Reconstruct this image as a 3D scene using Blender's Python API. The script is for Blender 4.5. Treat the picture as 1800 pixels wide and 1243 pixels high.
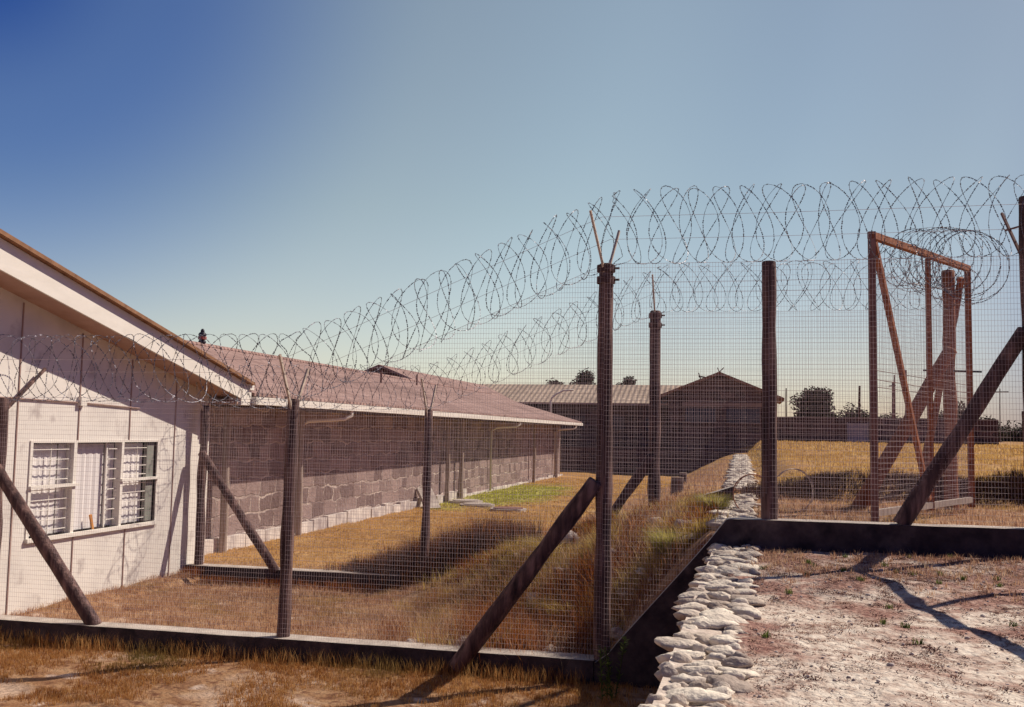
import bpy, math, random
import numpy as np
from mathutils import Vector, Matrix, noise
rnd = random.Random(7)
S = bpy.context.scene
for o in list(bpy.data.objects): bpy.data.objects.remove(o)
R = math.radians

# ------------------------------------------------------------------ camera
TH, PIT, ROL = R(13), math.atan(138/1750), R(1.0)
r0 = Vector((math.cos(TH), math.sin(TH), 0)); f0 = Vector((-math.sin(TH), math.cos(TH), 0)); Z = Vector((0, 0, 1))
fw = f0*math.cos(PIT)+Z*math.sin(PIT); up = r0.cross(fw)
rt = r0*math.cos(ROL)+up*math.sin(ROL); up = up*math.cos(ROL)-r0*math.sin(ROL)
cd = bpy.data.cameras.new('camera'); cam = bpy.data.objects.new('camera', cd); S.collection.objects.link(cam)
cd.sensor_width = 36; cd.lens = 35; cd.clip_end = 6000; cd.clip_start = .1
M = Matrix((rt, up, -fw)).transposed().to_4x4(); M.translation = Vector((0, 0, 2.47)); cam.matrix_world = M
S.camera = cam

# ------------------------------------------------------------------ light
SUN_AZ, SUN_EL = R(51.3), R(45)          # azimuth clockwise from +Y
w = bpy.data.worlds.new('World'); S.world = w; w.use_nodes = True
wn = w.node_tree; bg = wn.nodes['Background']
sky = wn.nodes.new('ShaderNodeTexSky'); sky.sky_type = 'NISHITA'; sky.sun_disc = False
sky.sun_elevation = SUN_EL; sky.sun_rotation = SUN_AZ
sky.altitude = 0; sky.air_density = 1.0; sky.dust_density = .7; sky.ozone_density = 1.0
# sky deepens upper left with a painted vignette; unseen sky dimmed to cut fill
tc = wn.nodes.new('ShaderNodeTexCoord'); dt = wn.nodes.new('ShaderNodeVectorMath'); dt.operation = 'DOT_PRODUCT'
ax_ = Vector((-.625, .665, .41)).normalized(); dt.inputs[1].default_value = ax_
nrm_ = wn.nodes.new('ShaderNodeVectorMath'); nrm_.operation = 'NORMALIZE'
wn.links.new(tc.outputs['Generated'], nrm_.inputs[0]); wn.links.new(nrm_.outputs[0], dt.inputs[0])
ac = wn.nodes.new('ShaderNodeMath'); ac.operation = 'ARCCOSINE'; wn.links.new(dt.outputs['Value'], ac.inputs[0])
dv = wn.nodes.new('ShaderNodeMath'); dv.operation = 'DIVIDE'; dv.inputs[1].default_value = math.pi; wn.links.new(ac.outputs[0], dv.inputs[0])
rp = wn.nodes.new('ShaderNodeValToRGB'); e_ = rp.color_ramp.elements; rp.color_ramp.interpolation = 'EASE'
stops_ = [(0, (.05, .21, .66)), (9, (.44, .55, .80)), (24, (1.25, 1.10, .88)), (33, (1.24, 1.12, .90)), (44, (1.0, .93, .80)), (52, (.9, .83, .72)), (66, (.26, .27, .42)), (100, (.17, .19, .46))]
while len(e_) < len(stops_): e_.new(.5)
for i_, (d_, c_) in enumerate(stops_): e_[i_].position = d_/180; e_[i_].color = (*c_, 1)
wn.links.new(dv.outputs[0], rp.inputs[0])
ml = wn.nodes.new('ShaderNodeMix'); ml.data_type = 'RGBA'; ml.blend_type = 'MULTIPLY'; ml.inputs[0].default_value = 1
wn.links.new(sky.outputs[0], ml.inputs[6]); wn.links.new(rp.outputs[0], ml.inputs[7])
sz_ = wn.nodes.new('ShaderNodeSeparateXYZ'); wn.links.new(nrm_.outputs[0], sz_.inputs[0])
hz_ = wn.nodes.new('ShaderNodeMapRange'); hz_.inputs[1].default_value = -.02; hz_.inputs[2].default_value = .22; wn.links.new(sz_.outputs[2], hz_.inputs[0])
hm_ = wn.nodes.new('ShaderNodeMix'); hm_.data_type = 'RGBA'; hm_.inputs[6].default_value = (1.04, 1.0, 1.20, 1); hm_.inputs[7].default_value = (1, 1, 1, 1); wn.links.new(hz_.outputs[0], hm_.inputs[0])
m2_ = wn.nodes.new('ShaderNodeMix'); m2_.data_type = 'RGBA'; m2_.blend_type = 'MULTIPLY'; m2_.inputs[0].default_value = 1
wn.links.new(ml.outputs[2], m2_.inputs[6]); wn.links.new(hm_.outputs[2], m2_.inputs[7])
wn.links.new(m2_.outputs[2], bg.inputs[0]); bg.inputs[1].default_value = .10
sl = bpy.data.lights.new('sun', 'SUN'); sl.energy = 5.0; sl.angle = R(.5); sl.color = (1, .88, .73)
so = bpy.data.objects.new('sun', sl); S.collection.objects.link(so)
sd = Vector((math.sin(SUN_AZ)*math.cos(SUN_EL), math.cos(SUN_AZ)*math.cos(SUN_EL), math.sin(SUN_EL)))
so.rotation_euler = sd.to_track_quat('Z', 'Y').to_euler()
S.view_settings.view_transform = 'Standard'; S.view_settings.look = 'None'
S.view_settings.exposure = .12; S.view_settings.gamma = 1

# ------------------------------------------------------------------ materials
def mat(name, cols, scale=5, rough=.85, bump=0, bscale=None, detail=6, metal=0, stretch=(1, 1, 1), big=None, island=0, pos=None, spec=.3):
    """cols: list of (position, colour) run through a noise; big=(scale, colour, lo, hi) overlays a second, larger patch noise"""
    m = bpy.data.materials.new(name); m.use_nodes = True
    n = m.node_tree.nodes; L = m.node_tree.links; b = n['Principled BSDF']
    g = n.new('ShaderNodeNewGeometry'); mp = n.new('ShaderNodeVectorMath'); mp.operation = 'MULTIPLY'
    mp.inputs[1].default_value = stretch; L.new(g.outputs['Position'], mp.inputs[0])
    t = n.new('ShaderNodeTexNoise'); t.inputs['Scale'].default_value = scale; t.inputs['Detail'].default_value = detail
    t.inputs['Roughness'].default_value = .62
    L.new(mp.outputs[0], t.inputs['Vector'])
    cr = n.new('ShaderNodeValToRGB'); e = cr.color_ramp.elements
    while len(e) < len(cols): e.new(.5)
    for i, (p, c) in enumerate(cols): e[i].position = p; e[i].color = (*c, 1)
    fac = t.outputs['Fac']
    if island:
        ad = n.new('ShaderNodeMath'); ad.operation = 'MULTIPLY_ADD'; L.new(g.outputs['Random Per Island'], ad.inputs[0])
        ad.inputs[1].default_value = island; sb = n.new('ShaderNodeMath'); sb.operation = 'SUBTRACT'
        L.new(fac, ad.inputs[2]); L.new(ad.outputs[0], sb.inputs[0]); sb.inputs[1].default_value = island/2; fac = sb.outputs[0]
    L.new(fac, cr.inputs[0]); out = cr.outputs[0]
    for bgp in (big if isinstance(big, list) else [big] if big else []):
        t2 = n.new('ShaderNodeTexNoise'); t2.inputs['Scale'].default_value = bgp[0]; t2.inputs['Detail'].default_value = 5
        of = n.new('ShaderNodeVectorMath'); of.operation = 'ADD'; of.inputs[1].default_value = (bgp[0]*7, 3, 1)
        L.new(mp.outputs[0], of.inputs[0]); L.new(of.outputs[0], t2.inputs['Vector'])
        mr = n.new('ShaderNodeMapRange'); mr.inputs[1].default_value = bgp[2]; mr.inputs[2].default_value = bgp[3]
        L.new(t2.outputs['Fac'], mr.inputs[0])
        mx = n.new('ShaderNodeMix'); mx.data_type = 'RGBA'; L.new(mr.outputs[0], mx.inputs[0]); L.new(out, mx.inputs[6])
        mx.inputs[7].default_value = (*bgp[1], 1); out = mx.outputs[2]
    for (cx, cy, rx, ry, col) in (pos or []):     # a patch of another growth, round a spot on the ground
        s = n.new('ShaderNodeVectorMath'); s.operation = 'SUBTRACT'; s.inputs[1].default_value = (cx, cy, 0); L.new(g.outputs['Position'], s.inputs[0])
        d = n.new('ShaderNodeVectorMath'); d.operation = 'MULTIPLY'; d.inputs[1].default_value = (1/rx, 1/ry, 0); L.new(s.outputs[0], d.inputs[0])
        ln = n.new('ShaderNodeVectorMath'); ln.operation = 'LENGTH'; L.new(d.outputs[0], ln.inputs[0])
        t3 = n.new('ShaderNodeTexNoise'); t3.inputs['Scale'].default_value = .9; L.new(g.outputs['Position'], t3.inputs['Vector'])
        a = n.new('ShaderNodeMath'); a.operation = 'MULTIPLY_ADD'; a.inputs[1].default_value = 1.2; L.new(t3.outputs['Fac'], a.inputs[0]); L.new(ln.outputs['Value'], a.inputs[2])
        mr = n.new('ShaderNodeMapRange'); mr.inputs[1].default_value = 1.7; mr.inputs[2].default_value = 1.25; L.new(a.outputs[0], mr.inputs[0])
        mx = n.new('ShaderNodeMix'); mx.data_type = 'RGBA'; L.new(mr.outputs[0], mx.inputs[0]); L.new(out, mx.inputs[6]); mx.inputs[7].default_value = (*col, 1); out = mx.outputs[2]
    L.new(out, b.inputs['Base Color']); b.inputs['Roughness'].default_value = rough; b.inputs['Metallic'].default_value = metal
    b.inputs['Specular IOR Level'].default_value = spec
    if bump:
        bt = n.new('ShaderNodeTexNoise'); bt.inputs['Scale'].default_value = bscale or scale*4; bt.inputs['Detail'].default_value = 6
        L.new(mp.outputs[0], bt.inputs['Vector']); bn = n.new('ShaderNodeBump'); bn.inputs['Strength'].default_value = 1; bn.inputs['Distance'].default_value = bump
        L.new(bt.outputs['Fac'], bn.inputs['Height']); L.new(bn.outputs[0], b.inputs['Normal'])
    return m

def leafy(m, k=.55):
    n = m.node_tree.nodes; L = m.node_tree.links; b = n['Principled BSDF']; o = n['Material Output']
    t = n.new('ShaderNodeBsdfTranslucent'); L.new(b.inputs['Base Color'].links[0].from_socket, t.inputs['Color'])
    x = n.new('ShaderNodeMixShader'); x.inputs[0].default_value = k; L.new(b.outputs[0], x.inputs[1]); L.new(t.outputs[0], x.inputs[2]); L.new(x.outputs[0], o.inputs['Surface'])
def stone_mat(name, cA, cB, mortar, bw, bh, mw=.02, wave=.12):
    """rough coursed stone: blocks of uneven tone, joints that wander and come and go, relief in the bump"""
    m = bpy.data.materials.new(name); m.use_nodes = True
    n = m.node_tree.nodes; L = m.node_tree.links; b = n['Principled BSDF']
    g = n.new('ShaderNodeNewGeometry'); s = n.new('ShaderNodeSeparateXYZ'); L.new(g.outputs['Position'], s.inputs[0])
    ad = n.new('ShaderNodeMath'); ad.operation = 'ADD'; L.new(s.outputs[0], ad.inputs[0]); L.new(s.outputs[1], ad.inputs[1])
    cb = n.new('ShaderNodeCombineXYZ'); L.new(ad.outputs[0], cb.inputs[0]); L.new(s.outputs[2], cb.inputs[1])
    nz_ = n.new('ShaderNodeTexNoise'); nz_.inputs['Scale'].default_value = 1.7; nz_.inputs['Detail'].default_value = 3; L.new(g.outputs['Position'], nz_.inputs['Vector'])
    ma = n.new('ShaderNodeVectorMath'); ma.operation = 'MULTIPLY_ADD'; ma.inputs[1].default_value = (wave*4, wave*2.4, 0); L.new(nz_.outputs['Color'], ma.inputs[0]); L.new(cb.outputs[0], ma.inputs[2])
    br = n.new('ShaderNodeTexBrick'); L.new(ma.outputs[0], br.inputs['Vector']); br.inputs['Scale'].default_value = 1
    br.inputs['Brick Width'].default_value = bw; br.inputs['Row Height'].default_value = bh; br.inputs['Mortar Size'].default_value = mw; br.inputs['Mortar Smooth'].default_value = .4
    br.offset = .37; br.squash = .7; br.squash_frequency = 3
    br.inputs['Color1'].default_value = (0, 0, 0, 1); br.inputs['Color2'].default_value = (1, 1, 1, 1); br.inputs['Mortar'].default_value = (.5, .5, .5, 1)
    gr = n.new('ShaderNodeTexNoise'); gr.inputs['Scale'].default_value = 7; gr.inputs['Detail'].default_value = 8; gr.inputs['Roughness'].default_value = .7; L.new(g.outputs['Position'], gr.inputs['Vector'])
    mxf = n.new('ShaderNodeMix'); mxf.inputs[0].default_value = .55; L.new(br.outputs['Color'], mxf.inputs[2]); L.new(gr.outputs['Fac'], mxf.inputs[3])
    mr0 = n.new('ShaderNodeMapRange'); mr0.inputs[1].default_value = .25; mr0.inputs[2].default_value = .8; L.new(mxf.outputs[0], mr0.inputs[0])
    mx = n.new('ShaderNodeMix'); mx.data_type = 'RGBA'; L.new(mr0.outputs[0], mx.inputs[0]); mx.inputs[6].default_value = (*cA, 1); mx.inputs[7].default_value = (*cB, 1)
    pn = n.new('ShaderNodeTexNoise'); pn.inputs['Scale'].default_value = 1.6; pn.inputs['Detail'].default_value = 4; L.new(cb.outputs[0], pn.inputs['Vector'])
    pr = n.new('ShaderNodeMapRange'); pr.inputs[1].default_value = .42; pr.inputs[2].default_value = .60; L.new(pn.outputs['Fac'], pr.inputs[0])
    pm = n.new('ShaderNodeMath'); pm.operation = 'MULTIPLY'; L.new(br.outputs['Fac'], pm.inputs[0]); L.new(pr.outputs[0], pm.inputs[1])
    m2 = n.new('ShaderNodeMix'); m2.data_type = 'RGBA'; L.new(pm.outputs[0], m2.inputs[0]); L.new(mx.outputs[2], m2.inputs[6]); m2.inputs[7].default_value = (*mortar, 1)
    L.new(m2.outputs[2], b.inputs['Base Color']); b.inputs['Roughness'].default_value = .92; b.inputs['Specular IOR Level'].default_value = .2
    hh = n.new('ShaderNodeMath'); hh.operation = 'MULTIPLY_ADD'; hh.inputs[1].default_value = -.8; L.new(br.outputs['Fac'], hh.inputs[0]); L.new(gr.outputs['Fac'], hh.inputs[2])
    bn = n.new('ShaderNodeBump'); bn.inputs['Distance'].default_value = .05; L.new(hh.outputs[0], bn.inputs['Height']); L.new(bn.outputs[0], b.inputs['Normal'])
    return m

def roof_mat(name, c1, c2, axis, pitch=.075):
    m = mat(name, [(.3, c1), (.7, c2)], scale=1.3, rough=.9, stretch=(1, .8, 1) if axis else (.8, 1, 1),
            big=[(.5, tuple(x*.75 for x in c1), .5, .72), (7, tuple(x*.55 for x in c1), .52, .72), (4, tuple(min(1, x*1.35) for x in c2), .6, .78)])
    n = m.node_tree.nodes; L = m.node_tree.links
    g = n.new('ShaderNodeNewGeometry'); s = n.new('ShaderNodeSeparateXYZ'); L.new(g.outputs['Position'], s.inputs[0])
    mu = n.new('ShaderNodeMath'); mu.operation = 'MULTIPLY'; mu.inputs[1].default_value = 2*math.pi/pitch; L.new(s.outputs[axis], mu.inputs[0])
    si = n.new('ShaderNodeMath'); si.operation = 'SINE'; L.new(mu.outputs[0], si.inputs[0])
    bn = n.new('ShaderNodeBump'); bn.inputs['Distance'].default_value = .018; L.new(si.outputs[0], bn.inputs['Height']); L.new(bn.outputs[0], n['Principled BSDF'].inputs['Normal'])
    return m

K = {}
K['wood'] = mat('weathered_wood', [(.3, (.025, .014, .018)), (.5, (.10, .058, .055)), (.68, (.26, .16, .14))], scale=14, stretch=(1, 1, .10), bump=.012, bscale=30, rough=.9)
K['wood_red'] = mat('rusty_brown_wood', [(.25, (.14, .045, .025)), (.75, (.42, .17, .09))], scale=9, stretch=(1, 1, .1), bump=.01, bscale=25, rough=.85)
K['pale_wood'] = mat('grey_bleached_wood', [(.3, (.25, .19, .16)), (.7, (.42, .34, .29))], scale=12, stretch=(1, 1, .15), bump=.006)
K['galv'] = mat('galvanised_wire', [(.3, (.38, .29, .31)), (.7, (.54, .44, .45))], scale=3, rough=.5, spec=.5)
K['razor'] = mat('razor_wire_steel', [(.3, (.07, .07, .10)), (.7, (.17, .16, .20))], scale=6, rough=.45, metal=.3, spec=.5)
K['razor_rust'] = mat('rusted_razor_wire_steel', [(.3, (.10, .045, .04)), (.7, (.26, .14, .12))], scale=6, rough=.7)
K['arm'] = mat('cream_painted_steel', [(.3, (.42, .33, .26)), (.75, (.66, .55, .46))], scale=20, rough=.6)
K['rust'] = mat('orange_rusted_steel', [(.3, (.17, .05, .025)), (.7, (.42, .17, .085))], scale=14, rough=.8, bump=.003)
K['rust_dark'] = mat('dark_rusted_steel', [(.3, (.12, .055, .05)), (.7, (.28, .15, .13))], scale=10, rough=.8, stretch=(1, 1, .3))
K['conc_shade'] = mat('shade_dark_stained_concrete', [(.3, (.025, .018, .024)), (.7, (.085, .06, .065))], scale=5, bump=.012, bscale=30, rough=.95, big=[(1.7, (.15, .115, .11), .56, .72), (6, (.02, .015, .02), .5, .7)])  # shade of the kerb faces put into the base colour; patches are stains
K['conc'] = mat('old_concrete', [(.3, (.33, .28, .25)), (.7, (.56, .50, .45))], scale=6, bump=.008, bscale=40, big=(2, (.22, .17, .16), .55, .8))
K['white'] = mat('white_painted_sheet', [(.3, (.70, .66, .61)), (.7, (.76, .72, .67))], scale=1.5, rough=.8, bump=.003, bscale=14,
                 big=[(1.6, (.60, .56, .53), .52, .78), (3.8, (.46, .41, .39), .60, .76), (.9, (.50, .45, .42), .62, .8)])
K['trim'] = mat('white_painted_timber', [(.3, (.70, .66, .60)), (.7, (.79, .75, .69))], scale=7, rough=.7, stretch=(1, .3, 1))
K['soffit'] = mat('brown_soffit_board', [(.3, (.40, .25, .20)), (.7, (.50, .34, .28))], scale=3)
K['batten'] = mat('rust_stained_cover_strip', [(.3, (.25, .15, .13)), (.7, (.42, .30, .26))], scale=5, stretch=(1, 1, .3))
K['roofedge'] = mat('brown_roof_tiles', [(.3, (.18, .09, .05)), (.7, (.34, .18, .10))], scale=8)
K['roofL'] = roof_mat('pinkish_grey_corrugated_roof', (.27, .165, .145), (.41, .275, .245), 1, .19)
K['roofX'] = roof_mat('buff_corrugated_roof', (.38, .29, .225), (.50, .39, .31), 0, .3)
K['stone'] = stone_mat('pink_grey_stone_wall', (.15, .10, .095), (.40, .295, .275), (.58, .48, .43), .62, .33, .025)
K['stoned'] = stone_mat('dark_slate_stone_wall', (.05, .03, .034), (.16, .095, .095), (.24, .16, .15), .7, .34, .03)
K['plinth'] = mat('lime_washed_stone', [(.35, (.36, .31, .31)), (.6, (.72, .66, .61))], scale=3.2, stretch=(1, 1, .5), bump=.02, bscale=8)
K['darkglass'] = mat('dark_window_glass', [(.3, (.04, .04, .05)), (.7, (.07, .07, .08))], scale=2, rough=.2, spec=.5)
K['blind'] = mat('pale_window_blind', [(.3, (.66, .62, .62)), (.7, (.78, .75, .73))], scale=1.2, stretch=(1, 3, .3))
K['casement'] = mat('grey_green_casement', [(.3, (.16, .17, .15)), (.7, (.26, .26, .23))], scale=4)
K['orange'] = mat('amber_plastic', [(.3, (.55, .22, .06)), (.7, (.7, .35, .10))], scale=9)
K['cowl'] = mat('dark_blue_black_metal', [(.3, (.015, .015, .03)), (.7, (.04, .035, .05))], scale=9, rough=.5)
K['red'] = mat('faded_red_metal', [(.3, (.30, .08, .07)), (.7, (.42, .13, .11))], scale=9)
K['fscia'] = mat('grey_brown_lintel', [(.3, (.24, .17, .14)), (.7, (.32, .24, .2))], scale=2)
K['panel'] = mat('pale_blue_grey_sheet', [(.3, (.26, .26, .33)), (.7, (.36, .35, .42))], scale=2)
K['cap'] = mat('pale_mortared_river_stone', [(.3, (.36, .29, .245)), (.5, (.60, .52, .44)), (.75, (.76, .68, .57))], scale=6, island=.5, bump=.015, bscale=34, big=(3.5, (.34, .29, .27), .55, .75))
K['mortar'] = mat('pale_lime_mortar', [(.3, (.42, .33, .28)), (.7, (.68, .59, .51))], scale=14, bump=.02, bscale=18)
K['rock'] = mat('grey_field_rock', [(.3, (.30, .24, .23)), (.7, (.64, .56, .51))], scale=5, bump=.012, bscale=20)
K['bark'] = mat('grey_brown_bark', [(.3, (.06, .04, .035)), (.7, (.14, .10, .08))], scale=6)
K['leaf'] = mat('dark_evergreen_leaf', [(.25, (.022, .020, .016)), (.75, (.075, .065, .045))], scale=1.5, island=.6, rough=.8)
K['shrub'] = mat('dark_red_brown_scrub', [(.2, (.06, .012, .005)), (.5, (.22, .055, .016)), (.8, (.58, .24, .06))], scale=2.2, island=.55)
K['dry'] = mat('rusty_dry_grass', [(.2, (.22, .08, .025)), (.5, (.46, .22, .07)), (.8, (.64, .40, .17))], scale=1.4, island=.6,
               big=(.8, (.20, .15, .05), .55, .75))
K['pinkdry'] = mat('pinkish_dry_grass', [(.2, (.28, .13, .08)), (.5, (.54, .33, .21)), (.8, (.68, .50, .33))], scale=1.4, island=.6, big=(1.1, (.40, .27, .09), .55, .75))
K['olive'] = mat('yellow_olive_grass', [(.2, (.22, .13, .035)), (.5, (.56, .39, .10)), (.8, (.76, .60, .27))], scale=1.2, island=.6, big=(1.3, (.34, .15, .06), .55, .7))
GREEN = [(-8.3, 35.0, 2.3, 8.0, (.36, .35, .05))]
K['lawnb'] = mat('orange_tan_lawn_grass', [(.2, (.42, .23, .06)), (.5, (.60, .39, .13)), (.8, (.72, .53, .25))], scale=.8, island=.5, pos=GREEN)
K['darkshrub'] = mat('blackish_brown_scrub', [(.2, (.018, .008, .006)), (.55, (.07, .028, .016)), (.85, (.26, .11, .035))], scale=2.2, island=.5)
K['litter'] = mat('red_brown_plant_litter', [(.2, (.07, .025, .03)), (.6, (.27, .12, .09)), (.85, (.45, .28, .19))], scale=2, island=.7)
K['weed'] = mat('green_weed', [(.2, (.05, .075, .02)), (.8, (.16, .20, .05))], scale=5, island=.5)
K['lime'] = mat('yellow_green_grass', [(.2, (.22, .20, .05)), (.8, (.50, .43, .16))], scale=5, island=.6)

for k_ in ('dry', 'pinkdry', 'olive', 'lawnb', 'weed', 'lime', 'shrub'): leafy(K[k_])
leafy(K['leaf'], .2)

# ------------------------------------------------------------------ builders
def tag(o, label=None, cat=None, group=None, kind=None):
    if label: o['label'] = label
    if cat: o['category'] = cat
    if group: o['group'] = group
    if kind: o['kind'] = kind
    return o
def empty(name, loc, label, cat, group=None):
    o = bpy.data.objects.new(name, None); S.collection.objects.link(o); o.location = loc; o.empty_display_size = .2
    return tag(o, label, cat, group)
def origin(o):
    v = Vector((0, 0, 0))
    while o: v += o.location; o = o.parent
    return v
class MB:
    def __init__(s): s.v = []; s.f = []
    def add(s, vs, fs):
        b = len(s.v); s.v += [tuple(v) for v in vs]; s.f += [tuple(b+i for i in f) for f in fs]; return s
    def box(s, x0, x1, y0, y1, z0, z1):
        return s.add([(x0, y0, z0), (x1, y0, z0), (x1, y1, z0), (x0, y1, z0), (x0, y0, z1), (x1, y0, z1), (x1, y1, z1), (x0, y1, z1)],
                     [(3, 2, 1, 0), (4, 5, 6, 7), (0, 1, 5, 4), (1, 2, 6, 5), (2, 3, 7, 6), (3, 0, 4, 7)])
    def prism(s, poly, axis, a, b):
        """poly in the two other axes, extruded along axis from a to b"""
        def P(p, t):
            if axis == 0: return (t, p[0], p[1])
            if axis == 1: return (p[0], t, p[1])
            return (p[0], p[1], t)
        n = len(poly); vs = [P(p, a) for p in poly]+[P(p, b) for p in poly]
        return s.add(vs, [tuple(range(n))[::-1], tuple(range(n, 2*n))]+[(i, (i+1) % n, n+(i+1) % n, n+i) for i in range(n)])
    def beam(s, a, b, w, h=None, upv=Z):
        a, b = Vector(a), Vector(b); h = h or w; d = (b-a).normalized()
        x = d.cross(upv)
        if x.length < 1e-3: x = d.cross(Vector((1, 0, 0)))
        x.normalize(); y = x.cross(d); x *= w/2; y *= h/2
        vs = [a-x-y, a+x-y, a+x+y, a-x+y, b-x-y, b+x-y, b+x+y, b-x+y]
        return s.add(vs, [(0, 3, 2, 1), (4, 5, 6, 7), (0, 1, 5, 4), (1, 2, 6, 5), (2, 3, 7, 6), (3, 0, 4, 7)])
    def tube(s, pts, rad, n=8, caps=True):
        pts = [Vector(p) for p in pts]; m = len(pts); vs = []; fs = []
        d0 = (pts[1]-pts[0]).normalized(); x = d0.cross(Z if abs(d0.z) < .9 else Vector((1, 0, 0))).normalized()
        for i, p in enumerate(pts):
            d = (pts[min(i+1, m-1)]-pts[max(i-1, 0)]).normalized()
            x = (x-d*x.dot(d)).normalized(); y = d.cross(x)
            r = rad[i] if hasattr(rad, '__len__') else rad
            for k in range(n):
                a = 2*math.pi*k/n; vs.append(p+x*(r*math.cos(a))+y*(r*math.sin(a)))
        for i in range(m-1):
            for k in range(n):
                fs.append((i*n+k, i*n+(k+1) % n, (i+1)*n+(k+1) % n, (i+1)*n+k))
        if caps: fs += [tuple(range(n))[::-1], tuple(range((m-1)*n, m*n))]
        return s.add(vs, fs)
    def blob(s, c, r, seed, ro=None, nu=10, nv=7, amp=.18):
        c = Vector(c); vs = []; fs = []; q = ro or Matrix.Identity(3)
        for i in range(nv+1):
            th = math.pi*i/nv
            for k in range(nu):
                ph = 2*math.pi*k/nu; d = Vector((math.sin(th)*math.cos(ph), math.sin(th)*math.sin(ph), math.cos(th)))
                f = 1+amp*noise.noise(d*1.6+Vector((seed*3.7, seed, 0)))*2
                vs.append(c+q@Vector((d.x*r[0]*f, d.y*r[1]*f, d.z*r[2]*f)))
        for i in range(nv):
            for k in range(nu): fs.append((i*nu+k, (i+1)*nu+k, (i+1)*nu+(k+1) % nu, i*nu+(k+1) % nu))
        return s.add(vs, fs)
    def build(s, name, m, parent=None, smooth=False):
        o_ = origin(parent) if parent else Vector((0, 0, 0))
        me = bpy.data.meshes.new(name); me.from_pydata([tuple(Vector(v)-o_) for v in s.v], [], s.f)
        me.materials.append(m)
        if smooth: me.polygons.foreach_set('use_smooth', [True]*len(me.polygons))
        me.update(); o = bpy.data.objects.new(name, me); S.collection.objects.link(o)
        if parent: o.parent = parent
        return o
def at_base(o, base):
    """give a one-mesh thing its origin at its own base"""
    b = Vector(base)
    n = len(o.data.vertices); a = np.empty(n*3); o.data.vertices.foreach_get('co', a)
    o.data.vertices.foreach_set('co', (a.reshape(-1, 3)-np.array(b)).ravel()); o.location = b; return o

def sstep(a, b, x):
    t = min(1, max(0, (x-a)/(b-a))); return t*t*(3-2*t)
def clamp(t): return min(1, max(0, t))
# ------------------------------------------------------------------ ground
def ground(X, Y, rough=True):
    if Y < 10.12:
        low = 0.0 + .1*sstep(8.5, 4, Y)
        hi = 1.39 - .033*max(0, 9.6-Y)
        hi = max(hi, 1.1)
        t = 1.0 if X > -.2 else 0.0
    else:
        low = .12-.06*sstep(11, 14, Y) if Y < 14.55 else .26
        if X < -8.2 and Y < 14.6: low = .17
        hi = 1.52+.12*sstep(15.1, 15.9, Y)*1.0+.20*sstep(15.4, 16.6, Y)
        if Y > 16.6: hi = 1.84+min(.55, (Y-16.6)*.0085)
        if Y > 57.3:
            g = sstep(-1, 2, X); hi = 1.65*(1-g)+hi*g; low = 1.65 if X > -30 else low
        elif Y > 15: hi = 1.54+(hi-1.54)*sstep(.25, 1.1, X)
        xt = -1.5-3.7*sstep(10.2, 14.2, Y) if Y < 14.6 else -5.2+2.0*sstep(15, 30, Y)
        xp = -.25
        t = clamp((X-xt)/(xp-xt)); t = .45*t+.55*t*t*(3-2*t)
    z = low+(hi-low)*t
    if rough and Y < 60 and abs(X) < 40:
        mid = 4*t*(1-t)
        z += .035*(1+3.0*mid)*noise.noise(Vector((X*.9, Y*.9, 0)))+(.02+.06*mid)*noise.noise(Vector((X*3.1, Y*3.1, 5)))+.01*noise.noise(Vector((X*9, Y*9, 9)))
    return z
def axis(segs):
    a = [segs[0][0]]
    for x0, x1, st in segs:
        n = max(1, round((x1-x0)/st)); a += [x0+(x1-x0)*(i+1)/n for i in range(n)]
    return a
gx = axis([(-3000, -300, 900), (-300, -60, 80), (-60, -12, 6), (-12, -9, .5), (-9, -.3, .1), (-.3, -.1, .2), (-.1, 5, .12), (5, 12, .5), (12, 60, 4), (60, 300, 60), (300, 3000, 900)])
gy = axis([(-60, 0, 10), (0, 3.6, .6), (3.6, 10.05, .1), (10.05, 10.2, .15), (10.2, 17.2, .1), (17.2, 30, .3), (30, 57.2, 1.2), (57.2, 57.4, .2), (57.4, 90, 4), (90, 300, 40), (300, 3000, 900)])
gv = [(x, y, ground(x, y)) for y in gy for x in gx]
nx = len(gx); gf = [(j*nx+i, j*nx+i+1, (j+1)*nx+i+1, (j+1)*nx+i) for j in range(len(gy)-1) for i in range(nx-1)]
mg = MB(); mg.v = gv; mg.f = gf
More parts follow.
